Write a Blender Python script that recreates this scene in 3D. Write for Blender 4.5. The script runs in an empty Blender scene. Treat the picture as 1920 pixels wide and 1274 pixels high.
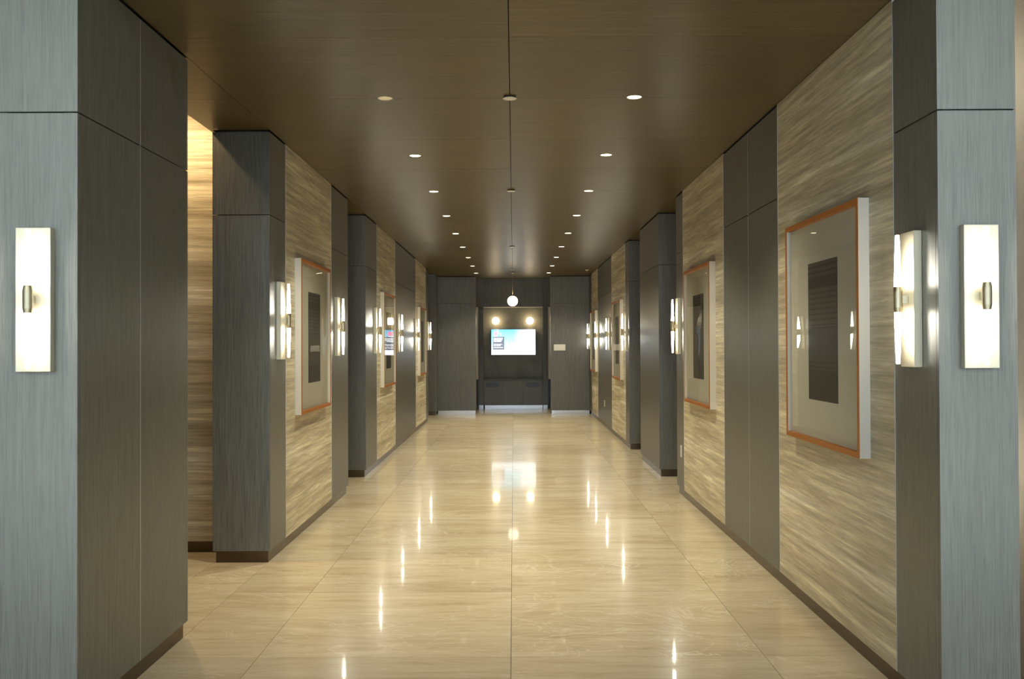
import bpy, bmesh, math, random
from mathutils import Vector, Matrix

random.seed(7)
SC = bpy.context.scene
COL = SC.collection

# ------------------------------------------------------------------ camera
F_PX = 1804.0
cam_data = bpy.data.cameras.new('camera')
cam_data.sensor_width = 36.0
cam_data.lens = 36.0 * F_PX / 1920.0
cam_data.shift_y = -7.7 / 1920.0
cam_data.clip_end = 200
cam = bpy.data.objects.new('camera', cam_data)
COL.objects.link(cam)
YAW, PITCH, ROLL = 3.0 / F_PX, 0.010, -0.0038
M = Matrix.Rotation(YAW, 4, 'Z') @ Matrix.Rotation(math.pi / 2 + PITCH, 4, 'X') @ Matrix.Rotation(ROLL, 4, 'Z')
cam.matrix_world = Matrix.Translation((0.018, 0.0, 1.5)) @ M
SC.camera = cam

# ------------------------------------------------------------------ world, daylight, exposure
world = bpy.data.worlds.new('world')
SC.world = world
world.use_nodes = True
wb = world.node_tree.nodes['Background']
wb.inputs[0].default_value = (0.55, 0.72, 1.0, 1)
wb.inputs[1].default_value = 0.6

DAYLIGHT = 68000.0           # daylight through the lobby's window wall, behind the camera
day = bpy.data.lights.new('window_daylight', 'AREA')
day.shape = 'RECTANGLE'
day.size, day.size_y = 12.6, 3.9
day.energy = DAYLIGHT
day.color = (0.83, 0.97, 1.0)
day_o = bpy.data.objects.new('window_daylight', day)
COL.objects.link(day_o)
day_o.location = (0, -3.1, 2.3)
day_o.rotation_euler = (math.pi / 2, 0, math.pi)

SCONCE_STRENGTH = 30.0
DOWNLIGHT_WATT = 117.0
PASSAGE_WATT = 105.0
TV_STRENGTH = 2.7

SC.view_settings.view_transform = 'Standard'
SC.view_settings.look = 'None'
SC.view_settings.exposure = 0.0
SC.view_settings.gamma = 1.0
SC.view_settings.use_curve_mapping = False
SC.cycles.max_bounces = 7
SC.cycles.diffuse_bounces = 4
SC.cycles.glossy_bounces = 3
SC.cycles.transparent_max_bounces = 12
SC.cycles.sample_clamp_indirect = 4.0
SC.cycles.caustics_reflective = False
SC.cycles.caustics_refractive = False
SC.cycles.use_denoising = True
SC.cycles.use_adaptive_sampling = True
SC.cycles.adaptive_threshold = 0.04

# ------------------------------------------------------------------ node helpers
def new_mat(name):
    m = bpy.data.materials.new(name)
    m.use_nodes = True
    nt = m.node_tree
    return m, nt, nt.nodes['Principled BSDF']

def N(nt, kind, **kw):
    n = nt.nodes.new(kind)
    for k, v in kw.items():
        setattr(n, k, v)
    return n

def ramp(nt, stops):
    r = N(nt, 'ShaderNodeValToRGB')
    e = r.color_ramp.elements
    while len(e) < len(stops):
        e.new(0.5)
    for el, (p, c) in zip(e, stops):
        el.position = p
        el.color = c if len(c) == 4 else (*c, 1)
    return r

def coords(nt, scale, rot=(0, 0, 0), spread=37.0):
    """object coordinates shifted by a random amount for each piece"""
    L = nt.links
    tc = N(nt, 'ShaderNodeTexCoord')
    oi = N(nt, 'ShaderNodeObjectInfo')
    mul = N(nt, 'ShaderNodeVectorMath', operation='MULTIPLY')
    mul.inputs[1].default_value = (spread, spread * 1.7, spread * 0.61)
    L.new(oi.outputs['Random'], mul.inputs[0])
    add = N(nt, 'ShaderNodeVectorMath', operation='ADD')
    L.new(tc.outputs['Object'], add.inputs[0])
    L.new(mul.outputs[0], add.inputs[1])
    mp = N(nt, 'ShaderNodeMapping')
    mp.inputs['Rotation'].default_value = rot
    mp.inputs['Scale'].default_value = scale
    L.new(add.outputs[0], mp.inputs['Vector'])
    return mp.outputs[0], oi.outputs['Random']

def noise(nt, vec, scale, detail=5.0, rough=0.55, dist=0.0):
    n = N(nt, 'ShaderNodeTexNoise')
    n.inputs['Scale'].default_value = scale
    n.inputs['Detail'].default_value = detail
    n.inputs['Roughness'].default_value = rough
    n.inputs['Distortion'].default_value = dist
    nt.links.new(vec, n.inputs['Vector'])
    return n.outputs['Fac']

def mixc(nt, a, b, fac, mode='MIX'):
    m = N(nt, 'ShaderNodeMix', data_type='RGBA', blend_type=mode)
    for sock, v in ((m.inputs[0], fac), (m.inputs[6], a), (m.inputs[7], b)):
        if isinstance(v, bpy.types.NodeSocket):
            nt.links.new(v, sock)
        else:
            sock.default_value = v if not isinstance(v, tuple) else ((*v, 1) if len(v) == 3 else v)
    return m.outputs[2]

def bump(nt, height, strength, dist=0.01):
    b = N(nt, 'ShaderNodeBump')
    b.inputs['Strength'].default_value = strength
    b.inputs['Distance'].default_value = dist
    nt.links.new(height, b.inputs['Height'])
    return b.outputs[0]

def wood(name, dark, mid, light, axis, rough=0.34, gloss_var=0.08, pore=1.0, spec=0.5):
    m, nt, p = new_mat(name)
    L = nt.links
    s_long = {'z': (48, 48, 1.1), 'x': (0.7, 30, 30)}[axis]
    s_pore = {'z': (240, 240, 5.5), 'x': (4.5, 240, 240)}[axis]
    v1, rnd = coords(nt, s_long)
    v2, _ = coords(nt, s_pore)
    n1 = noise(nt, v1, 1.0, 6, 0.6, 0.6)
    n2 = noise(nt, v2, 1.0, 3, 0.6, 0.15)
    c1 = ramp(nt, [(0.28, dark), (0.52, mid), (0.75, light)])
    L.new(n1, c1.inputs[0])
    pr = ramp(nt, [(0.34, (0.60, 0.60, 0.60)), (0.47, (0.97, 0.97, 0.97)), (0.66, (1.16, 1.16, 1.16))])
    L.new(n2, pr.inputs[0])
    c = mixc(nt, c1.outputs[0], pr.outputs[0], pore, 'MULTIPLY')
    mr = N(nt, 'ShaderNodeMapRange')
    mr.inputs['To Min'].default_value = 0.9
    mr.inputs['To Max'].default_value = 1.1
    L.new(rnd, mr.inputs[0])
    c = mixc(nt, c, mr.outputs[0], 1.0, 'MULTIPLY')
    L.new(c, p.inputs['Base Color'])
    rr = N(nt, 'ShaderNodeMapRange')
    rr.inputs['To Min'].default_value = rough - gloss_var
    rr.inputs['To Max'].default_value = rough + gloss_var
    L.new(n1, rr.inputs[0])
    L.new(rr.outputs[0], p.inputs['Roughness'])
    p.inputs['Specular IOR Level'].default_value = spec
    if axis == 'z':
        L.new(bump(nt, n2, 0.05, 0.001), p.inputs['Normal'])
    else:
        v3, _ = coords(nt, (0.9, 5.0, 5.0))
        L.new(bump(nt, noise(nt, v3, 1.0, 3, 0.55, 0.3), 0.10, 0.012), p.inputs['Normal'])
    return m

def plain(name, col, rough=0.5, metal=0.0, emit=None, strength=0.0):
    m, nt, p = new_mat(name)
    p.inputs['Base Color'].default_value = (*col, 1)
    p.inputs['Roughness'].default_value = rough
    p.inputs['Metallic'].default_value = metal
    if emit:
        p.inputs['Emission Color'].default_value = (*emit, 1)
        p.inputs['Emission Strength'].default_value = strength
    return m

MAT = {}
MAT['wood'] = wood('grey_brown_oak', (0.100, 0.098, 0.084), (0.122, 0.121, 0.106), (0.146, 0.145, 0.128), 'z', 0.36)
MAT['ceil'] = wood('ceiling_veneer', (0.088, 0.065, 0.028), (0.112, 0.083, 0.037), (0.142, 0.107, 0.050), 'x', 0.34, 0.06, 1.0, 0.11)
MAT['dark'] = plain('black_substrate', (0.012, 0.011, 0.010), 0.8)

def stone_wall():
    m, nt, p = new_mat('vein_cut_travertine')
    L = nt.links
    v, rnd = coords(nt, (0.42, 0.42, 9.5), (math.radians(4), 0, 0))
    big = noise(nt, v, 0.55, 5, 0.62, 0.5)
    mid = noise(nt, v, 3.2, 6, 0.75, 0.25)
    v2, _ = coords(nt, (1.5, 1.5, 46.0), (math.radians(6), 0, 0))
    fine = noise(nt, v2, 1.0, 6, 0.7, 0.2)
    c1 = ramp(nt, [(0.32, (0.370, 0.318, 0.212)), (0.46, (0.525, 0.470, 0.335)), (0.56, (0.620, 0.570, 0.420)), (0.68, (0.800, 0.765, 0.640))])
    L.new(big, c1.inputs[0])
    c2 = ramp(nt, [(0.34, (0.64, 0.61, 0.56)), (0.50, (0.98, 0.98, 0.98)), (0.64, (1.42, 1.44, 1.47))])
    L.new(mid, c2.inputs[0])
    c3 = ramp(nt, [(0.32, (0.68, 0.66, 0.62)), (0.50, (1, 1, 1)), (0.66, (1.28, 1.28, 1.28))])
    L.new(fine, c3.inputs[0])
    c = mixc(nt, c1.outputs[0], c2.outputs[0], 0.85, 'MULTIPLY')
    c = mixc(nt, c, c3.outputs[0], 0.8, 'MULTIPLY')
    L.new(c, p.inputs['Base Color'])
    p.inputs['Roughness'].default_value = 0.42
    L.new(bump(nt, fine, 0.15, 0.003), p.inputs['Normal'])
    return m
MAT['stone'] = stone_wall()

def marble_floor():
    m, nt, p = new_mat('polished_cream_marble')
    L = nt.links
    v, rnd = coords(nt, (0.8, 3.2, 1.0), (0, 0, math.radians(6)))
    big = noise(nt, v, 0.9, 6, 0.6, 1.2)
    v2, _ = coords(nt, (2.0, 14.0, 1.0), (0, 0, math.radians(-4)))
    fine = noise(nt, v2, 1.3, 5, 0.7, 0.8)
    c1 = ramp(nt, [(0.28, (0.58, 0.475, 0.315)), (0.45, (0.70, 0.60, 0.425)), (0.60, (0.75, 0.66, 0.48)), (0.76, (0.82, 0.745, 0.585))])
    L.new(big, c1.inputs[0])
    c2 = ramp(nt, [(0.30, (0.84, 0.80, 0.74)), (0.52, (1, 1, 1)), (0.72, (1.08, 1.09, 1.11))])
    L.new(fine, c2.inputs[0])
    c = mixc(nt, c1.outputs[0], c2.outputs[0], 0.9, 'MULTIPLY')
    # pale crackle veins
    v3, _ = coords(nt, (1.0, 1.6, 1.0), (0, 0, math.radians(25)))
    vn = noise(nt, v3, 1.7, 4, 0.62, 1.8)
    vr = ramp(nt, [(0.478, (0, 0, 0)), (0.497, (1, 1, 1)), (0.503, (1, 1, 1)), (0.522, (0, 0, 0))])
    L.new(vn, vr.inputs[0])
    patch = noise(nt, v3, 0.9, 2, 0.5)
    pr = ramp(nt, [(0.42, (0, 0, 0)), (0.62, (0.6, 0.6, 0.6))])
    L.new(patch, pr.inputs[0])
    vm = N(nt, 'ShaderNodeMath', operation='MULTIPLY')
    L.new(vr.outputs[0], vm.inputs[0])
    L.new(pr.outputs[0], vm.inputs[1])
    c = mixc(nt, c, (0.90, 0.85, 0.72), vm.outputs[0])
    mr = N(nt, 'ShaderNodeMapRange')
    mr.inputs['To Min'].default_value = 0.92
    mr.inputs['To Max'].default_value = 1.06
    L.new(rnd, mr.inputs[0])
    c = mixc(nt, c, mr.outputs[0], 1.0, 'MULTIPLY')
    L.new(c, p.inputs['Base Color'])
    p.inputs['Roughness'].default_value = 0.22
    p.inputs['Specular IOR Level'].default_value = 0.35
    p.inputs['Coat Weight'].default_value = 0.32
    p.inputs['Coat Roughness'].default_value = 0.045
    p.inputs['Coat IOR'].default_value = 1.48
    # faint unevenness of the polish
    v4, _ = coords(nt, (1, 1, 1), spread=0.0)
    wv = noise(nt, v4, 2.2, 2, 0.5)
    b = bump(nt, wv, 0.03, 0.01)
    L.new(b, p.inputs['Coat Normal'])
    return m
MAT['marble'] = marble_floor()

MAT['bronze'] = plain('dark_bronze_skirting', (0.105, 0.076, 0.050), 0.24, 0.9)
MAT['steel'] = plain('brushed_steel', (0.62, 0.64, 0.66), 0.18, 1.0)
MAT['alu'] = plain('satin_aluminium_reveal', (0.60, 0.64, 0.68), 0.35, 0.8)
MAT['plate'] = plain('champagne_metal', (0.74, 0.68, 0.52), 0.48, 0.55)
MAT['brass'] = plain('satin_brass', (0.58, 0.50, 0.34), 0.30, 0.9)
def tube_mat():
    """frosted glass cone lit from the lamp in the collar: brightest at its root, weaker at the tip"""
    m = plain('lit_frosted_glass', (0.9, 0.9, 0.86), 0.4, 0.0, (1.0, 0.95, 0.80), SCONCE_STRENGTH)
    nt = m.node_tree
    p = nt.nodes['Principled BSDF']
    tc = N(nt, 'ShaderNodeTexCoord')
    sx = N(nt, 'ShaderNodeSeparateXYZ')
    nt.links.new(tc.outputs['Object'], sx.inputs[0])
    ab = N(nt, 'ShaderNodeMath', operation='ABSOLUTE')
    nt.links.new(sx.outputs['Z'], ab.inputs[0])
    mr = N(nt, 'ShaderNodeMapRange')
    mr.inputs['From Min'].default_value = 0.07
    mr.inputs['From Max'].default_value = 0.24
    mr.inputs['To Min'].default_value = SCONCE_STRENGTH * 1.6
    mr.inputs['To Max'].default_value = SCONCE_STRENGTH * 0.18
    nt.links.new(ab.outputs[0], mr.inputs[0])
    nt.links.new(mr.outputs[0], p.inputs['Emission Strength'])
    return m
MAT['tube'] = tube_mat()
MAT['white'] = plain('white_enamel', (0.90, 0.89, 0.84), 0.35)
MAT['copper'] = plain('copper_brown_veneer', (0.36, 0.118, 0.010), 0.5)
MAT['mat'] = plain('grey_beige_mount', (0.60, 0.60, 0.50), 0.75)
MAT['plaster'] = plain('warm_white_plaster', (0.62, 0.60, 0.56), 0.8)
MAT['plastic'] = plain('white_plastic', (0.78, 0.78, 0.76), 0.4)
MAT['black'] = plain('black_plastic', (0.012, 0.012, 0.016), 0.3)
MAT['globe'] = plain('lit_opal_glass', (0.95, 0.92, 0.85), 0.3, 0.0, (1.0, 0.76, 0.44), 24.0)
MAT['pendant'] = plain('lit_opal_pendant', (0.95, 0.92, 0.85), 0.3, 0.0, (1.0, 0.86, 0.62), 7.0)
MAT['lens'] = plain('lit_downlight_lens', (0.9, 0.85, 0.7), 0.4, 0.0, (1.0, 0.88, 0.62), 7.0)
MAT['lens_dim'] = plain('dim_downlight_lens', (0.7, 0.62, 0.42), 0.4, 0.0, (1.0, 0.82, 0.5), 0.25)
MAT['reflector'] = plain('downlight_reflector', (0.75, 0.70, 0.58), 0.3, 0.7)
MAT['slot'] = plain('blue_black_slot', (0.02, 0.026, 0.05), 0.35)

def slate():
    m, nt, p = new_mat('dark_slate_panel')
    v, _ = coords(nt, (2, 2, 2))
    n = noise(nt, v, 1.6, 7, 0.65, 0.8)
    c = ramp(nt, [(0.3, (0.105, 0.104, 0.085)), (0.55, (0.155, 0.154, 0.125)), (0.8, (0.23, 0.225, 0.185))])
    nt.links.new(n, c.inputs[0])
    nt.links.new(c.outputs[0], p.inputs['Base Color'])
    p.inputs['Roughness'].default_value = 0.45
    return m
MAT['slate'] = slate()

def glazing():
    m, nt, p = new_mat('picture_glazing')
    nt.nodes.remove(p)
    out = nt.nodes['Material Output']
    L = nt.links
    tr = N(nt, 'ShaderNodeBsdfTransparent')
    gl = N(nt, 'ShaderNodeBsdfGlossy')
    gl.inputs['Roughness'].default_value = 0.0
    fr = N(nt, 'ShaderNodeFresnel')
    fr.inputs['IOR'].default_value = 1.5
    v, _ = coords(nt, (1, 1, 1))
    n = noise(nt, v, 1.6, 1, 0.4)
    L.new(bump(nt, n, 0.06, 0.05), gl.inputs['Normal'])
    mx = N(nt, 'ShaderNodeMixShader')
    ge = N(nt, 'ShaderNodeNewGeometry')          # the rear face of the sheet adds no second reflection
    inv = N(nt, 'ShaderNodeMath', operation='SUBTRACT')
    inv.inputs[0].default_value = 1.0
    L.new(ge.outputs['Backfacing'], inv.inputs[1])
    fm = N(nt, 'ShaderNodeMath', operation='MULTIPLY')
    L.new(fr.outputs[0], fm.inputs[0])
    L.new(inv.outputs[0], fm.inputs[1])
    L.new(fm.outputs[0], mx.inputs[0])
    L.new(tr.outputs[0], mx.inputs[1])
    L.new(gl.outputs[0], mx.inputs[2])
    L.new(mx.outputs[0], out.inputs['Surface'])
    return m
MAT['glazing'] = glazing()

def print_mat():
    """dark architectural photograph: louvre lines above, upright slats in the middle, plain below"""
    m, nt, p = new_mat('dark_photo_print')
    L = nt.links
    tc = N(nt, 'ShaderNodeTexCoord')
    sx = N(nt, 'ShaderNodeSeparateXYZ')
    L.new(tc.outputs['Generated'], sx.inputs[0])
    def math_(op, a, b=None):
        n = N(nt, 'ShaderNodeMath', operation=op)
        for s, v in zip(n.inputs, (a, b)):
            if v is None: continue
            if isinstance(v, bpy.types.NodeSocket): L.new(v, s)
            else: s.default_value = v
        return n.outputs[0]
    z, x = sx.outputs['Z'], sx.outputs['X']
    def band(lo, hi):
        return math_('MULTIPLY', math_('GREATER_THAN', z, lo), math_('LESS_THAN', z, hi))
    hl = math_('MULTIPLY', math_('GREATER_THAN', math_('FRACT', math_('MULTIPLY', z, 26.0)), 0.32), band(0.53, 0.82))
    h2 = math_('MULTIPLY', math_('GREATER_THAN', math_('FRACT', math_('MULTIPLY', z, 24.0)), 0.4), band(0.895, 1.0))
    vl = math_('MULTIPLY', math_('GREATER_THAN', math_('FRACT', math_('MULTIPLY', x, 22.0)), 0.35), band(0.30, 0.52))
    h3 = math_('MULTIPLY', math_('GREATER_THAN', math_('FRACT', math_('MULTIPLY', z, 30.0)), 0.5), band(0.21, 0.30))
    tot = math_('ADD', math_('ADD', hl, h2), math_('ADD', math_('MULTIPLY', vl, 0.8), math_('MULTIPLY', h3, 0.5)))
    v, _ = coords(nt, (3, 3, 3))
    n = noise(nt, v, 2.0, 4)
    tot = math_('MULTIPLY', tot, math_('ADD', n, 0.3))
    c = mixc(nt, (0.030, 0.026, 0.022), (0.085, 0.078, 0.066), tot)
    L.new(c, p.inputs['Base Color'])
    p.inputs['Roughness'].default_value = 0.6
    return m
MAT['print'] = print_mat()

def screen_mat():
    m, nt, p = new_mat('screen_picture')
    L = nt.links
    tc = N(nt, 'ShaderNodeTexCoord')
    sx = N(nt, 'ShaderNodeSeparateXYZ')
    L.new(tc.outputs['Generated'], sx.inputs[0])
    # blue sky at the top left, washing out to white to the right and below
    a = ramp(nt, [(0.16, (0.84, 0.9, 1)), (0.42, (0.32, 0.70, 0.86)), (1.0, (0.10, 0.40, 0.62))])
    L.new(sx.outputs['Z'], a.inputs[0])
    f = ramp(nt, [(0.50, (0, 0, 0)), (0.95, (0.85, 0.85, 0.85))])
    L.new(sx.outputs['X'], f.inputs[0])
    c = mixc(nt, a.outputs[0], (0.84, 0.88, 1.0), f.outputs[0])
    v, _ = coords(nt, (3.0, 1.0, 1.2), spread=0)
    n = noise(nt, v, 2.2, 4, 0.6, 0.6)
    nr = ramp(nt, [(0.55, (0, 0, 0)), (0.64, (0.7, 0.7, 0.7))])
    L.new(n, nr.inputs[0])
    c = mixc(nt, c, (0.95, 0.96, 0.98), nr.outputs[0])
    p.inputs['Base Color'].default_value = (0.01, 0.01, 0.01, 1)
    p.inputs['Roughness'].default_value = 0.3
    L.new(c, p.inputs['Emission Color'])
    p.inputs['Emission Strength'].default_value = TV_STRENGTH
    return m
MAT['screen'] = screen_mat()
MAT['scr_box'] = plain('screen_caption_box', (0.01,) * 3, 0.3, 0, (0.10, 0.11, 0.14), TV_STRENGTH)
MAT['scr_line'] = plain('screen_caption_lines', (0.01,) * 3, 0.3, 0, (0.9, 0.92, 0.95), TV_STRENGTH)
MAT['scr_pink'] = plain('screen_pink_mark', (0.01,) * 3, 0.3, 0, (0.90, 0.25, 0.38), TV_STRENGTH)
MAT['scr_white'] = plain('screen_white_band', (0.01,) * 3, 0.3, 0, (0.90, 0.92, 1.0), TV_STRENGTH)

for k in ('lens', 'lens_dim', 'scr_box', 'scr_line', 'scr_pink', 'scr_white'):
    MAT[k].cycles.emission_sampling = 'NONE'      # too small or dim to steer light sampling

# ------------------------------------------------------------------ mesh helpers
def link(o, parent=None):
    COL.objects.link(o)
    if parent is not None:
        o.parent = parent
    return o

def mesh_obj(name, bm, mat, parent=None, smooth=False):
    me = bpy.data.meshes.new(name)
    bm.normal_update()
    bm.to_mesh(me)
    bm.free()
    me.materials.append(MAT[mat])
    if smooth:
        for p in me.polygons:
            p.use_smooth = True
    return link(bpy.data.objects.new(name, me), parent)

def add_box(bm, x0, x1, y0, y1, z0, z1):
    x0, x1 = min(x0, x1), max(x0, x1)
    y0, y1 = min(y0, y1), max(y0, y1)
    z0, z1 = min(z0, z1), max(z0, z1)
    v = [bm.verts.new(c) for c in ((x0, y0, z0), (x1, y0, z0), (x1, y1, z0), (x0, y1, z0),
                                   (x0, y0, z1), (x1, y0, z1), (x1, y1, z1), (x0, y1, z1))]
    for f in ((3, 2, 1, 0), (4, 5, 6, 7), (0, 1, 5, 4), (1, 2, 6, 5), (2, 3, 7, 6), (3, 0, 4, 7)):
        bm.faces.new([v[i] for i in f])

def box(name, mat, b, parent=None, bevel=0.0):
    bm = bmesh.new()
    add_box(bm, *b)
    if bevel:
        bmesh.ops.bevel(bm, geom=bm.edges[:], offset=bevel, segments=1, affect='EDGES')
    return mesh_obj(name, bm, mat, parent)

def boxes(name, mat, bl, parent=None):
    bm = bmesh.new()
    for b in bl:
        add_box(bm, *b)
    return mesh_obj(name, bm, mat, parent)

def lathe(bm, profile, n=20, origin=(0, 0, 0), axis='z', caps=True):
    """profile: list of (radius, height) along the axis"""
    ox, oy, oz = origin
    rings = []
    for r, h in profile:
        ring = []
        for i in range(n):
            a = 2 * math.pi * i / n
            u, w = r * math.cos(a), r * math.sin(a)
            c = (ox + u, oy + w, oz + h) if axis == 'z' else (ox + u, oy + h, oz - w)
            ring.append(bm.verts.new(c))
        rings.append(ring)
    for a, b in zip(rings, rings[1:]):
        for i in range(n):
            j = (i + 1) % n
            bm.faces.new((a[i], a[j], b[j], b[i]))
    if caps:
        bm.faces.new(rings[0][::-1])
        bm.faces.new(rings[-1])

def lathe_obj(name, mat, profile, parent=None, n=20, origin=(0, 0, 0), axis='z', caps=True, smooth=True):
    bm = bmesh.new()
    lathe(bm, profile, n, origin, axis, caps)
    o = mesh_obj(name, bm, mat, parent, False)
    if smooth:
        for p in o.data.polygons:
            p.use_smooth = len(p.vertices) == 4
    return o

def tag(o, label, cat, group=None, kind=None):
    o['label'] = label
    o['category'] = cat
    if group: o['group'] = group
    if kind: o['kind'] = kind
    return o

def thing(name, label, cat, loc=(0, 0, 0), rz=0.0, group=None):
    o = bpy.data.objects.new(name, None)
    o.empty_display_size = 0.1
    COL.objects.link(o)
    o.location = loc
    o.rotation_euler = (0, 0, rz)
    return tag(o, label, cat, group)

def copy_thing(root, label, loc, rz):
    r = root.copy()
    COL.objects.link(r)
    r.location = loc
    r.rotation_euler = (0, 0, rz)
    r['label'] = label
    for ch in list(root.children):
        c = ch.copy()
        COL.objects.link(c)
        c.parent = r
        for g in list(ch.children):
            d = g.copy()
            COL.objects.link(d)
            d.parent = c
    return r

# ------------------------------------------------------------------ dimensions
XW = 1.67            # face of the wall panels, left and right of the middle line
XO = 2.067           # outer edge of the wide piers
HC = 3.0             # ceiling
HJ = 2.41            # level joint in the wood cladding
SK = 0.078           # skirting height
TH = 0.02            # cladding thickness
G = 0.002            # half a joint

# ------------------------------------------------------------------ floor
YROW0, TILE = 4.64, 1.219
floor = box('floor', 'dark', (-6.9, 6.9, -3.22, 23.4, -0.12, -0.010))
tag(floor, 'polished cream marble floor of large square slabs', 'floor', kind='structure')
xcols = [-XW - 0.02, -TILE, 0.0, TILE, XW + 0.02]
rows = [YROW0 + TILE * k for k in range(-1, 16)]
tile_cache = {}
def tile(x0, x1, y0, y1):
    key = (round(x1 - x0, 3), round(y1 - y0, 3))
    if key not in tile_cache:
        bm = bmesh.new()
        w, d = key
        add_box(bm, G * .6, w - G * .6, G * .6, d - G * .6, -0.010, 0)
        me = bpy.data.meshes.new('floor_tile')
        bm.to_mesh(me); bm.free()
        me.materials.append(MAT['marble'])
        tile_cache[key] = me
    o = bpy.data.objects.new('floor_tile', tile_cache[key])
    o.location = (x0, y0, 0)
    link(o, floor)
for y0, y1 in zip(rows, rows[1:]):
    for x0, x1 in zip(xcols, xcols[1:]):
        tile(x0, x1, y0, y1)
    for s in (-1, 1):
        xa, xb = XW + 0.02, XO
        tile(*(sorted((s * xa, s * xb))), y0, y1)
        tile(*(sorted((s * xb, s * (xb + 1.22)))), y0, y1)
        tile(*(sorted((s * (xb + 1.22), s * (xb + 2.44)))), y0, y1)
yl = rows[0]
for k in range(5):                      # lobby floor behind and beside the camera
    ya, yb = yl - TILE * (k + 1), yl - TILE * k
    for i in range(-5, 5):
        tile(i * TILE, (i + 1) * TILE, ya, yb)

# ------------------------------------------------------------------ ceiling with recessed fittings
YC0, YC1, CP = 3.72, 21.42, 1.163
LIGHT_Y = [5.82 + 1.774 * k for k in range(9)]
LIGHT_X = 0.755
LR = 0.044
ceiling = box('ceiling', 'dark', (-XO, XO, YC0, YC1, HC + 0.09, HC + 0.2))
tag(ceiling, 'brown oak veneer ceiling of wide boards split by a dark middle joint', 'ceiling', kind='structure')
ybounds = [YC0] + [4.665 + CP * k for k in range(0, 15) if 4.665 + CP * k < YC1 - 0.2] + [YC1]
holes = [(s * LIGHT_X, y) for y in LIGHT_Y for s in (-1, 1)]

def ceiling_panel(x0, x1, y0, y1):
    g = G * .7
    gx0 = 0.0022 if x0 == 0 else g
    gx1 = 0.0022 if x1 == 0 else g
    o = box('ceiling_panel', 'ceil', (x0 + gx0, x1 - gx1, y0 + g, y1 - g, HC, HC + 0.018), ceiling)
    hs = [h for h in holes if x0 - 0.1 < h[0] < x1 + 0.1 and y0 - LR < h[1] < y1 + LR]
    if hs:
        bm = bmesh.new()
        for h in hs:
            lathe(bm, [(LR, HC - 0.05), (LR, HC + 0.08)], 24, (h[0], h[1], 0))
        cut = mesh_obj('cutter', bm, 'ceil')
        md = o.modifiers.new('b', 'BOOLEAN')
        md.operation = 'DIFFERENCE'
        md.object = cut
        md.solver = 'EXACT'
        dg = bpy.context.evaluated_depsgraph_get()
        me = bpy.data.meshes.new_from_object(o.evaluated_get(dg))
        o.modifiers.clear()
        o.data = me
        cm = cut.data
        bpy.data.objects.remove(cut)
        bpy.data.meshes.remove(cm)
    return o
for y0, y1 in zip(ybounds, ybounds[1:]):
    ceiling_panel(-XW, 0, y0, y1)
    ceiling_panel(0, XW, y0, y1)
for s, spans in ((-1, [(4.98, 6.66), (9.80, 10.97), (19.0, 20.6)]), (1, [(9.76, 10.94), (12.56, 13.78)])):
    for y0, y1 in spans:
        cuts = [y0] + [y for y in ybounds if y0 + .05 < y < y1 - .05] + [y1]
        for a, b in zip(cuts, cuts[1:]):
            box('ceiling_panel', 'ceil', (*sorted((s * (XW + G), s * XO)), a + G * .7, b - G * .7, HC, HC + 0.018), ceiling)

# ------------------------------------------------------------------ clad walls
def clad_y(parent, s, y0, y1, kind, split=True):
    """a panel on the corridor face, running along the corridor"""
    xa, xb = s * XW, s * (XW + TH)
    if kind == 'stone':
        box('stone_panel', 'stone', (xa, xb, y0 + G, y1 - G, SK + 0.004, HC - 0.002), parent)
    else:
        box('wood_panel', 'wood', (xa, xb, y0 + G, y1 - G, SK + 0.004, HJ - 0.003), parent)
        box('wood_panel', 'wood', (xa, xb, y0 + G, y1 - G, HJ + 0.003, HC - 0.014), parent)

def clad_x(parent, x0, x1, y, d, kind='wood', h0=SK + 0.004, top=HC - 0.014):
    """a panel facing along the corridor; d = +1 body lies behind it (faces the camera), -1 faces away"""
    ya, yb = y, y + d * TH
    if kind == 'stone':
        box('stone_panel', 'stone', (x0, x1, ya, yb, h0, top), parent)
    else:
        box('wood_panel', 'wood', (x0, x1, ya, yb, h0, HJ - 0.003), parent)
        box('wood_panel', 'wood', (x0, x1, ya, yb, HJ + 0.003, top), parent)

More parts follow.
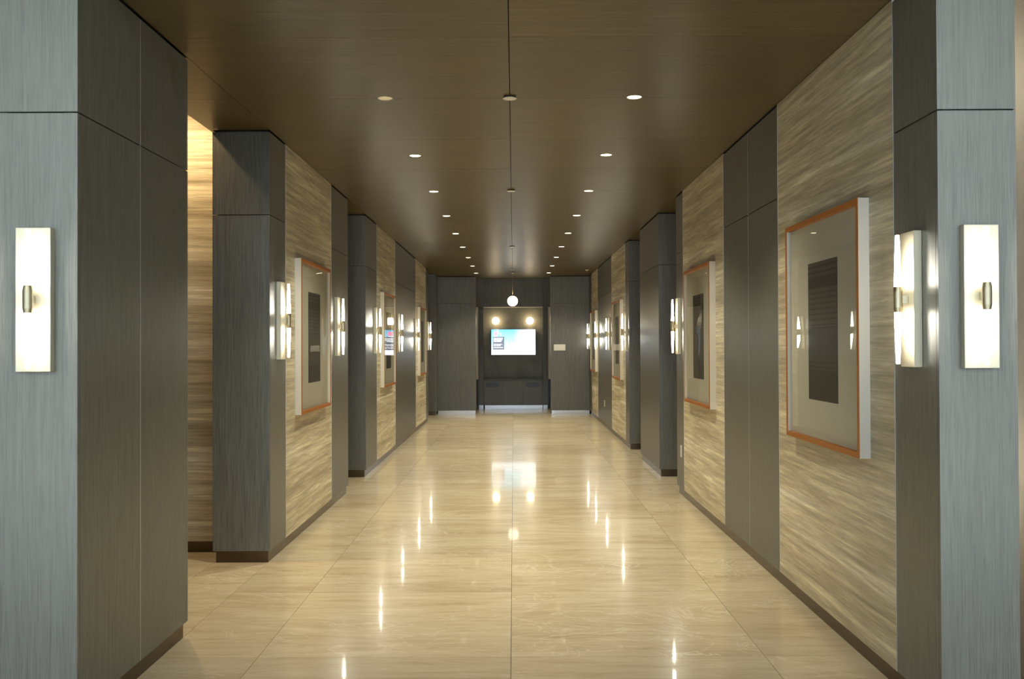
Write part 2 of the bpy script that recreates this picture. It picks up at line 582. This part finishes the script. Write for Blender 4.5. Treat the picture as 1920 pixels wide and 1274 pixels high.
def pier(name, label, side, s, panels, width, back=True, top=HC - 0.002):
    y0, y1 = panels[0][0], panels[-1][1]
    xo = XW + width
    c = TH + 0.006
    core = box(name, 'dark', (s * (XW + c), s * (xo - c if width < 0.5 else xo), y0 + c, y1 - (c if back else 0), 0.0, top))
    tag(core, label, 'wall', kind='structure')
    first, last = True, False
    for i, (a, b, k) in enumerate(panels):
        a2 = a + TH + 0.001 if i == 0 else a
        b2 = b - TH - 0.001 if (i == len(panels) - 1 and back) else b
        clad_y(core, s, a2, b2, k)
        if k == 'stone':
            for yy in (a, b):
                box('reveal_trim', 'alu', (s * (XW - 0.0015), s * (XW + TH), yy - 0.0018, yy + 0.0018, SK + 0.004, HC - 0.004), core)
        elif i and panels[i - 1][2] == 'wood':
            box('reveal_trim', 'alu', (s * (XW - 0.0005), s * (XW + TH), a - 0.0017, a + 0.0017, SK + 0.004, HC - 0.016), core)
    xs = sorted((s * XW, s * xo))
    clad_x(core, xs[0], xs[1], y0, 1)
    if back:
        clad_x(core, xs[0], xs[1], y1, -1)
    r = 0.018
    base = boxes('baseboard_' + side, 'bronze',
                 [(s * (XW + r), s * (XW + c), y0 + r, y1 - (r if back else 0), 0.0, SK),
                  (s * (XW + c), s * (xo - (r if width < .5 else 0)), y0 + r, y0 + c, 0.0, SK)] +
                 ([(s * (XW + c), s * (xo - (r if width < .5 else 0)), y1 - r, y1 - c, 0.0, SK)] if back else []))
    tag(base, 'dark bronze skirting along the foot of the ' + label, 'skirting', kind='structure')
    return core

W = 'wood'; S = 'stone'
pier('wall_left', 'narrow wooden pier nearest the camera on the left', 'left', -1,
     [(3.72, 4.35, W), (4.35, 4.98, W)], 0.312)
pier('wall_left', 'left wall stretch with the largest framed picture on that side', 'left', -1,
     [(6.66, 7.12, W), (7.12, 8.91, S), (8.91, 9.80, W)], XO - XW)
pier('wall_left', 'far left wall stretch with two framed pictures', 'left', -1,
     [(10.97, 11.86, W), (11.86, 13.73, S), (13.73, 16.57, W), (16.57, 18.50, S), (18.50, 19.0, W)], XO - XW)
pier('wall_right', 'right wall stretch nearest the camera with two framed pictures', 'right', 1,
     [(3.74, 4.175, W), (4.175, 6.0, S), (6.0, 6.765, W), (6.765, 7.555, W), (7.555, 9.36, S), (9.36, 9.76, W)], 0.305)
pier('wall_right', 'plain wooden pier between the two right-hand openings', 'right', 1,
     [(10.94, 12.56, W)], XO - XW)
pier('wall_right', 'far right wall stretch ending at the back wall', 'right', 1,
     [(13.78, 14.2, W), (14.2, 16.2, S), (16.2, 18.84, W), (18.84, 20.33, S), (20.33, 20.9, W)], XO - XW, back=False)

# ------------------------------------------------------------------ side passages
def passage(s, y0, y1, hi, deep, far_kind, label, near_from):
    """closed lobby bay behind an opening: far wall, back wall, near wall, ceiling"""
    x0, x1 = s * XO, s * (XO + deep)
    side = 'left' if s < 0 else 'right'
    xs = sorted((x0, x1))
    far = box('wall_passage', 'dark', (xs[0], xs[1], y1 + 0.026, y1 + 0.16, 0, hi))
    tag(far, far_kind + ' wall on the far side of the ' + label, 'wall', kind='structure')
    n = max(1, round(deep / 1.22))
    for i in range(n):
        a = xs[0] + (xs[1] - xs[0]) * i / n
        b = xs[0] + (xs[1] - xs[0]) * (i + 1) / n
        clad_x(far, a + G, b - G, y1, 1, far_kind, top=hi - 0.004)
    bb = box('baseboard_passage', 'bronze', (xs[0], xs[1], y1 + 0.015, y1 + 0.026, 0, SK))
    tag(bb, 'dark skirting at the foot of the far wall in the ' + label, 'skirting', kind='structure')
    back = box('wall_passage', 'wood', (x1, x1 + s * 0.1, near_from, y1 + 0.16, 0, hi))
    tag(back, 'wooden end wall closing the ' + label, 'wall', kind='structure')
    near = box('wall_passage', 'wood', (xs[0], xs[1], near_from - 0.1, near_from, 0, hi))
    tag(near, 'wooden near side wall of the ' + label, 'wall', kind='structure')
    ce = box('ceiling_passage', 'plaster', (xs[0] - 0.1, xs[1] + 0.1, near_from - 0.1, y1 + 0.16, hi, hi + 0.1))
    tag(ce, 'pale ceiling of the ' + label, 'ceiling', kind='structure')

passage(-1, 4.98, 7.0, 3.45, 2.44, 'stone', 'first opening on the left', 4.98)
passage(-1, 9.80, 11.0, 3.0, 1.22, 'wood', 'second opening on the left', 9.80)
passage(-1, 19.0, 20.64, 3.0, 1.22, 'wood', 'last opening on the left', 19.0)
passage(1, 9.76, 10.97, 3.0, 1.22, 'wood', 'first opening on the right', 9.76)
passage(1, 12.56, 13.81, 3.0, 1.22, 'wood', 'second opening on the right', 12.56)
box_h = box('trim_1', 'ceil', (-XO - 0.02, -XO, 4.98, 7.0, HC, 3.45))
tag(box_h, 'brown veneer drop face above the first opening on the left', 'trim', kind='structure')

# ------------------------------------------------------------------ back wall and alcove
YB = 20.9
YP = 22.5                      # front of the alcove joinery
back = boxes('wall_back', 'dark', [(-1.66, -0.83, YB + .026, YB + .2, 0, HC), (0.83, 2.1, YB + .026, YB + .2, 0, HC + .2)])
tag(back, 'pair of tall wooden panels framing the screen alcove', 'wall', kind='structure')
for x0, x1 in ((-1.655, -0.80), (0.82, 1.665)):
    clad_x(back, x0, x1, YB, 1)
for x0, x1, xr in ((-1.655, -0.80, -0.80), (0.82, 1.665, 0.82)):
    sg = 1 if xr < 0 else -1
    box('wood_panel', 'wood', (xr - sg * TH, xr, YB + TH + .002, YB + 0.2, SK + .004, HC - .014), back)
bbk = boxes('baseboard_back', 'steel', [(-1.63, -0.815, YB + .014, YB + .026, 0, SK), (0.835, 1.66, YB + .014, YB + .026, 0, SK)])
tag(bbk, 'bright metal skirting under the tall back panels', 'skirting', kind='structure')
# left pier beside the last opening
pj = box('wall_back', 'dark', (-XO, -1.66, 20.6 + .026, YB + .2, 0, HC))
tag(pj, 'narrow wooden return left of the tall back panel', 'wall', kind='structure')
clad_x(pj, -XO, -1.632, 20.6, 1)
box('wood_panel', 'wood', (-1.652, -1.632, 20.6 + TH + .001, YB - .001, SK + .004, HC - .014), pj)
bbj = boxes('baseboard_back', 'bronze', [(-XO, -1.65, 20.6 + .014, 20.6 + .026, 0, SK), (-1.66, -1.65, 20.626, YB, 0, SK)])
tag(bbj, 'dark skirting under the narrow return beside the back panel', 'skirting', kind='structure')
# alcove shell
al = boxes('wall_alcove', 'wood', [(-1.25, -1.15, YB + .2, 23.1, 0, 3.4), (1.15, 1.25, YB + .2, 23.1, 0, 3.4), (-1.25, 1.25, 23.0, 23.1, 0, 3.4)])
tag(al, 'wooden side and end walls of the screen alcove', 'wall', kind='structure')
ac = box('ceiling_alcove', 'plaster', (-1.25, 1.25, YC1, 23.1, 3.4, 3.5))
tag(ac, 'ceiling above the screen alcove', 'ceiling', kind='structure')
ach = box('trim_2', 'ceil', (-1.25, 1.25, YC1, YC1 + .02, HC + .02, 3.4))
tag(ach, 'veneer drop face where the corridor ceiling ends at the alcove', 'trim', kind='structure')

# media joinery
mj = thing('media_cabinet', 'dark wooden built-in cabinet with ledge and two dark slots below the screen', 'cabinet', (0, YP, 0))
HB = 2.39
ni = box('wall_niche', 'slate', (-0.684, 0.699, YP + 0.24, YP + 0.28, 0.70, HB - .018))
tag(ni, 'dark slate panel behind the screen', 'wall', kind='structure')
def P(name, mat, b, parent=mj, bevel=0.0):
    return box(name, mat, b, parent, bevel)
def Q(name, mat, b, parent=None):
    return box(name, mat, (b[0], b[1], b[2] + YP, b[3] + YP, b[4], b[5]), parent)
hd = Q('trim_4', 'wood', (-0.68, 0.695, 0.0, 0.03, HB + .004, 3.38))
tag(hd, 'wooden header panels above the screen niche', 'trim', kind='structure')
Q('header_wing', 'wood', (-1.145, -0.684, 0.0, 0.03, HB + .004, 3.38), hd)
Q('header_wing', 'wood', (0.699, 1.145, 0.0, 0.03, HB + .004, 3.38), hd)
Q('header_lip', 'brass', (-0.682, 0.697, 0.002, 0.03, HB - .018, HB + .002), hd)
for nm, side, x0, x1, w0, w1 in (('trim_5', 'left', -0.805, -0.686, -1.145, -0.812), ('trim_6', 'right', 0.701, 0.822, 0.828, 1.145)):
    po = Q(nm, 'wood', (x0, x1, 0.0, 0.30, 0.095, HB))
    tag(po, 'wooden post on the %s of the screen niche' % side, 'trim', kind='structure')
    Q('kick_plate', 'steel', (x0 + .005, x1 - .01, 0.02, 0.05, 0.0, 0.092), po)
    Q('side_panel', 'white', (w0, w1, 0.01, 0.04, 0.70, HB - .004), po)  # white and set forward: stands in for light falling in the side gap
    Q('side_door', 'slot', (w0, w1, 0.04, 0.22, 0.09, 0.69), po)
P('ledge', 'wood', (-0.682, 0.697, -0.012, 0.24, 0.672, 0.70), bevel=.002)
P('carcass', 'dark', (-0.684, 0.699, 0.05, 0.28, 0.0, 0.668))
for x0, x1, slot in ((-0.680, -0.243, 1), (-0.239, 0.232, 0), (0.236, 0.695, 1)):
    if slot:
        sx0, sx1 = (x0 + .045, x0 + .345) if x0 < 0 else (x0 + .068, x0 + .37)
        bm = bmesh.new()
        add_box(bm, x0, x1, 0.004, 0.024, 0.100, 0.520)
        add_box(bm, x0, x1, 0.004, 0.024, 0.625, 0.664)
        add_box(bm, x0, sx0, 0.004, 0.024, 0.520, 0.625)
        add_box(bm, sx1, x1, 0.004, 0.024, 0.520, 0.625)
        d = mesh_obj('cabinet_door', bm, 'wood', mj)
        box('slot', 'slot', (sx0, sx1, 0.03, 0.049, 0.520, 0.625), d)
    else:
        P('cabinet_door', 'wood', (x0, x1, 0.004, 0.024, 0.100, 0.664))
P('kick_plate', 'steel', (-0.66, 0.69, 0.01, 0.05, 0.0, 0.092))

# screen
tv = thing('flat_screen', 'lit flat screen with pale blue picture in the alcove', 'screen', (0.012, YP + 0.21, 1.566))
TW, THh = 1.06, 0.624
box('housing', 'black', (-TW / 2, TW / 2, -0.075, 0.0, -THh / 2, THh / 2), tv, 0.006)
box('mount_bracket', 'black', (-0.2, 0.2, 0.0, 0.03, -0.15, 0.15), tv)
scr = box('display', 'screen', (-TW / 2 + .012, TW / 2 - .012, -0.078, -0.0755, -THh / 2 + .018, THh / 2 - .012), tv)
ix0, iz0, iw, ih = -TW / 2 + .012, -THh / 2 + .018, TW - .024, THh - .03
def flat(name, mat, u0, u1, v0, v1, lift):
    return box(name, mat, (ix0 + iw * u0, ix0 + iw * u1, -0.078 - lift, -0.078 - lift + .0006, iz0 + ih * v0, iz0 + ih * v1), scr)
flat('white_band', 'scr_white', 0, 1, 0, 0.16, .0006)
flat('caption_box', 'scr_box', 0.035, 0.295, 0.20, 0.72, .0007)
for (v, h, words) in ((0.635, .035, ((.055, .11), (.125, .21), (.222, .255))), (0.575, .035, ((.055, .15), (.16, .25))), (0.515, .035, ((.055, .12), (.13, .225))),
                      (0.40, .024, ((.055, .13), (.14, .24))), (0.35, .024, ((.055, .10), (.11, .21))), (0.27, .024, ((.055, .17), (.18, .265)))):
    for u0, u1 in words:
        flat('caption_line', 'scr_line', u0, u1, v, v + h, .0014)
flat('pink_mark', 'scr_pink', 0.065, 0.135, 0.76, 0.93, .0007)

# globe lamps
def sphere_obj(name, mat, r, c, parent, n=24):
    bm = bmesh.new()
    bmesh.ops.create_uvsphere(bm, u_segments=n, v_segments=n // 2, radius=r)
    bmesh.ops.translate(bm, vec=c, verts=bm.verts[:])
    return mesh_obj(name, bm, mat, parent, True)

wg = thing('globe_wall_lamp', 'left small round glowing wall lamp above the screen', 'wall lamp', (-0.402, YP + 0.24, 2.07), 0, 'globe lamps above the screen')
lathe_obj('backplate', 'brass', [(0.045, 0.0), (0.045, -0.012)], wg, 20, axis='y')
lathe_obj('stem', 'brass', [(0.012, -0.010), (0.012, -0.05)], wg, 12, axis='y')
sphere_obj('globe', 'globe', 0.083, (0, -0.125, 0), wg)
copy_thing(wg, 'right small round glowing wall lamp above the screen', (0.402, YP + 0.24, 2.07), 0)

pd = thing('globe_pendant', 'large round glowing pendant hanging on a thin rod from the ceiling', 'pendant lamp', (0.0, 19.9, HC))
lathe_obj('canopy', 'brass', [(0.045, 0.0), (0.045, -0.012), (0.03, -0.02)], pd, 20)
lathe_obj('rod', 'brass', [(0.0065, -0.01), (0.0065, -0.49)], pd, 10)
lathe_obj('cap', 'brass', [(0.022, -0.475), (0.03, -0.492)], pd, 16)
sphere_obj('globe', 'pendant', 0.107, (0, 0, -0.59), pd, 28)

# ------------------------------------------------------------------ sconces
def make_sconce(label, loc, rz):
    t = thing('wall_sconce', label, 'wall lamp', loc, rz, 'twin-cone wall sconces')
    box('backplate', 'plate', (-0.0675, 0.0675, -0.033, 0.0, -0.2775, 0.2775), t, 0.0015)
    box('stem', 'plate', (-0.010, 0.010, -0.056, -0.033, -0.016, 0.016), t, 0.001)
    lathe_obj('collar', 'brass', [(0.0145, -0.053), (0.0185, -0.034), (0.0185, 0.034), (0.0145, 0.053)], t, 32, (0, -0.072, 0), smooth=False)
    lathe_obj('lamp_cone', 'tube', [(0.0143, 0.050), (0.0140, 0.075), (0.0088, 0.262), (0.0080, 0.265)], t, 14, (0, -0.072, 0))
    lathe_obj('lamp_cone', 'tube', [(0.0080, -0.265), (0.0088, -0.262), (0.0140, -0.075), (0.0143, -0.050)], t, 14, (0, -0.072, 0))
    return t

ZS = 1.681
L90, R90 = math.pi / 2, -math.pi / 2
sc0 = make_sconce('white twin-cone wall sconce on the front of the near left wooden pier', (-XW - 0.156, 3.72, ZS), 0)
for label, loc, rz in (
    ('white twin-cone wall sconce facing the camera on the near right pier front', (XW + 0.152, 3.74, ZS), 0),
    ('twin-cone wall sconce on the near right pier, between its corner and the large picture', (XW, 3.957, ZS), R90),
    ('twin-cone wall sconce on the right wall just beyond its second picture', (XW, 9.56, ZS), R90),
    ('twin-cone wall sconce just before the third picture on the right wall', (XW, 13.99, ZS), R90),
    ('twin-cone wall sconce just beyond the third picture on the right wall', (XW, 16.41, ZS), R90),
    ('twin-cone wall sconce just before the last picture on the right wall', (XW, 18.63, ZS), R90),
    ('farthest twin-cone wall sconce on the right, in the corner by the back panel', (XW, 20.54, ZS), R90),
    ('twin-cone wall sconce just before the first picture on the left wall', (-XW, 6.91, ZS), L90),
    ('twin-cone wall sconce just beyond the first picture on the left wall', (-XW, 9.12, ZS), L90),
    ('twin-cone wall sconce just before the second picture on the left wall', (-XW, 11.65, ZS), L90),
    ('twin-cone wall sconce just beyond the second picture on the left wall', (-XW, 13.94, ZS), L90),
    ('twin-cone wall sconce just before the last picture on the left wall', (-XW, 16.36, ZS), L90),
    ('farthest twin-cone wall sconce on the left, beyond the last picture', (-XW, 18.72, ZS), L90),
):
    copy_thing(sc0, label, loc, rz)

# ------------------------------------------------------------------ framed pictures
PW, PH, PT, PE = 1.19, 1.212, 0.053, 0.025
def make_picture(label, loc, rz):
    t = thing('framed_picture', label, 'picture', loc, rz, 'framed pictures along the corridor')
    w, h = PW / 2, PH / 2
    # each rail: white outside and inside, with a copper-brown front edge
    rails = [(-w, -w + PE, -h, h), (w - PE, w, -h, h), (-w + PE, w - PE, -h, -h + PE), (-w + PE, w - PE, h - PE, h)]
    for x0, x1, z0, z1 in rails:
        upright = (z1 - z0) > 0.5
        r = box('frame_rail', 'white' if upright else 'copper', (x0, x1, -PT + .003, 0, z0, z1), t)
        box('front_edge', 'copper', (x0, x1, -PT, -PT + .003, z0, z1), r)
    box('backing', 'white', (-w + PE, w - PE, -0.020, -0.004, -h + PE, h - PE), t)
    box('mount', 'mat', (-w + PE + .001, w - PE - .001, -0.028, -0.0205, -h + PE + .001, h - PE - .001), t)
    box('print', 'print', (-0.24, 0.24, -0.0286, -0.0282, -0.375, 0.365), t)
    box('glazing', 'glazing', (-w + PE + .001, w - PE - .001, -0.0375, -0.0355, -h + PE + .001, h - PE - .001), t)
    return t
ZP = 1.573
p0 = make_picture('large framed picture nearest the camera on the right wall, dark print in pale mount', (XW, 5.06, ZP), R90)
for label, loc, rz in (
    ('framed picture second from the camera on the right wall, before the first right opening', (XW, 8.46, ZP), R90),
    ('framed picture third from the camera on the right wall, beyond both right openings', (XW, 15.1, ZP), R90),
    ('farthest framed picture on the right wall, next to the back panel', (XW, 19.55, ZP), R90),
    ('framed picture nearest the camera on the left wall, dark upright print in pale mount', (-XW, 8.015, ZP), L90),
    ('framed picture second from the camera on the left wall, reflecting the screen', (-XW, 12.78, ZP), L90),
    ('farthest framed picture on the left wall, narrow in view between two sconces', (-XW, 17.5, ZP), L90),
):
    copy_thing(p0, label, loc, rz)

# ------------------------------------------------------------------ downlights
ORD = ['first', 'second', 'third', 'fourth', 'fifth', 'sixth', 'seventh', 'eighth', 'ninth']
spot = bpy.data.lights.new('downlight_beam', 'SPOT')
spot.energy = DOWNLIGHT_WATT
spot.color = (1.0, 0.89, 0.64)
spot.spot_size = math.radians(105)
spot.spot_blend = 0.9
spot.shadow_soft_size = 0.03
def make_downlight(label, loc, lens, power=1.0):
    t = thing('downlight', label, 'downlight', loc, 0, 'recessed ceiling downlights')
    lathe_obj('trim_ring', 'reflector', [(LR - .0005, 0.010), (LR - .0005, -0.0005), (LR + .003, -0.0012), (LR + .003, -0.0002)], t, 28, caps=False)
    lathe_obj('reflector', 'reflector', [(LR - .001, 0.002), (LR - .008, 0.05)], t, 28, caps=False)
    lathe_obj('lens', lens, [(LR - .012, -0.0012), (LR - .0025, 0.0006), (LR - .0025, 0.004)], t, 28)
    return t
d_on = None
for k, y in enumerate(LIGHT_Y):
    for s in (-1, 1):
        side = 'left' if s < 0 else 'right'
        label = 'round recessed ceiling downlight, %s from the camera in the %s row' % (ORD[k], side)
        loc = (s * LIGHT_X, y, HC)
        if k == 0 and s < 0:
            make_downlight('dim recessed ceiling downlight, first from the camera in the left row', loc, 'lens_dim')
        elif d_on is None:
            d_on = make_downlight(label, loc, 'lens')
        else:
            copy_thing(d_on, label, loc, 0)
        lo = bpy.data.objects.new('downlight_beam', spot)
        COL.objects.link(lo)
        lo.location = (loc[0], loc[1], HC - 0.034)

# one warm fitting in the first left passage
pl = bpy.data.lights.new('passage_beam', 'SPOT')
pl.energy = PASSAGE_WATT
pl.color = (1.0, 0.70, 0.38)
pl.spot_size = math.radians(150)
pl.spot_blend = 1.0
pl.shadow_soft_size = 0.04
plo = bpy.data.objects.new('passage_beam', pl)
COL.objects.link(plo)
plo.location = (-2.42, 6.55, 3.40)
pf = thing('passage_downlight', 'warm downlight in the raised ceiling of the first left opening', 'downlight', (-2.42, 6.55, 3.45))
lathe_obj('trim_ring', 'reflector', [(0.045, 0.0), (0.05, 0.0), (0.05, -0.004), (0.045, -0.004)], pf, 24, caps=False)
lathe_obj('lens', 'lens', [(0.045, -0.0005), (0.045, -0.003)], pf, 24)

# sprinkler cover plates on the middle joint
sp = None
for k, y in enumerate((5.80, 9.30, 14.6, 19.0)):
    label = 'round white sprinkler cover plate on the ceiling joint, %s from the camera' % ORD[k]
    if sp is None:
        sp = thing('sprinkler_cover', label, 'sprinkler', (0, y, HC), 0, 'sprinkler cover plates')
        lathe_obj('neck', 'black', [(0.036, 0.0), (0.036, -0.008)], sp, 24)
        lathe_obj('cover', 'plastic', [(0.042, -0.008), (0.042, -0.0105), (0.040, -0.0115)], sp, 28)
    else:
        copy_thing(sp, label, (0, y, HC), 0)
det = thing('ceiling_sensor', 'small white sensor on the ceiling near the back right corner', 'sensor', (1.49, 19.2, HC))
lathe_obj('base', 'plastic', [(0.04, 0.0), (0.04, -0.008), (0.036, -0.010)], det, 20)
lathe_obj('dome', 'plastic', [(0.022, -0.010), (0.019, -0.022), (0.008, -0.028)], det, 16)

# ------------------------------------------------------------------ wall plates
def make_outlet(label, loc, rz):
    t = thing('wall_outlet', label, 'outlet', loc, rz, 'wall outlets')
    box('cover_plate', 'plastic', (-0.036, 0.036, -0.006, 0, -0.058, 0.058), t, 0.0015)
    for z in (-0.022, 0.022):
        o = box('socket', 'plastic', (-0.016, 0.016, -0.0075, -0.006, z - 0.015, z + 0.015), t)
        for x in (-0.006, 0.006):
            box('slot', 'black', (x - .001, x + .001, -0.0078, -0.0075, z - .005, z + .006), o)
    return t
o0 = make_outlet('white wall outlet low on the wood strip beyond the second right-hand picture', (XW, 9.50, 0.446), R90)
copy_thing(o0, 'white wall outlet low on the far right wooden wall panel', (XW, 17.5, 0.433), R90)

sg = thing('wall_sign', 'small white rectangular plate on the tall wooden panel right of the screen', 'sign', (1.016, YB, 1.443))
box('plate', 'plastic', (-0.125, 0.125, -0.012, 0.0, -0.067, 0.067), sg, 0.001)

# ------------------------------------------------------------------ lobby around the camera (behind and beside the view)
LX, LY0, LH = 6.9, -3.22, 4.6
lw = boxes('wall_lobby', 'plaster', [(-LX, -LX + .1, LY0, 3.9, 0, LH), (LX - .1, LX, LY0, 3.9, 0, LH)])
tag(lw, 'plain plaster side walls of the lobby behind the camera', 'wall', kind='structure')
lc = box('ceiling_lobby', 'plaster', (-LX, LX, LY0, 4.2, LH, LH + .1))
tag(lc, 'white plaster ceiling of the lobby behind the camera', 'ceiling', kind='structure')
lf = boxes('wall_front', 'wood', [(-LX, -XW - .312, 3.9, 4.88, 0, LH), (XW + .42, LX, 3.80, 4.0, 0, LH), (-XW - .312, XW + .42, 3.9, 4.0, HC + .2, LH)])
tag(lf, 'wooden lobby wall around the mouth of the corridor', 'wall', kind='structure')
jt = box('trim_3', 'bronze', (XW + .309, XW + .42, 3.765, 3.95, 0, LH))
tag(jt, 'narrow satin metal jamb beside the near right pier', 'trim', kind='structure')
lb = boxes('wall_window', 'plaster', [(-LX, LX, LY0 - .2, LY0, 0, 0.3), (-LX, LX, LY0 - .2, LY0, 4.3, LH)])
tag(lb, 'sill and lintel of the lobby window wall', 'wall', kind='structure')
for i in range(4):
    x0 = -LX + i * LX / 2
    w = thing('window_%d' % (i + 1), 'tall lobby window behind the camera, number %s from the left' % ORD[i], 'window', (x0, LY0 - .1, 0.3))
    w['kind'] = 'structure'
    boxes('window_frame', 'black', [(0, .05, -.04, .04, 0, 4), (LX / 2 - .05, LX / 2, -.04, .04, 0, 4), (.05, LX / 2 - .05, -.04, .04, 0, .05), (.05, LX / 2 - .05, -.04, .04, 3.95, 4)], w)
    box('pane', 'glazing', (.05, LX / 2 - .05, -.006, .006, .05, 3.95), w)
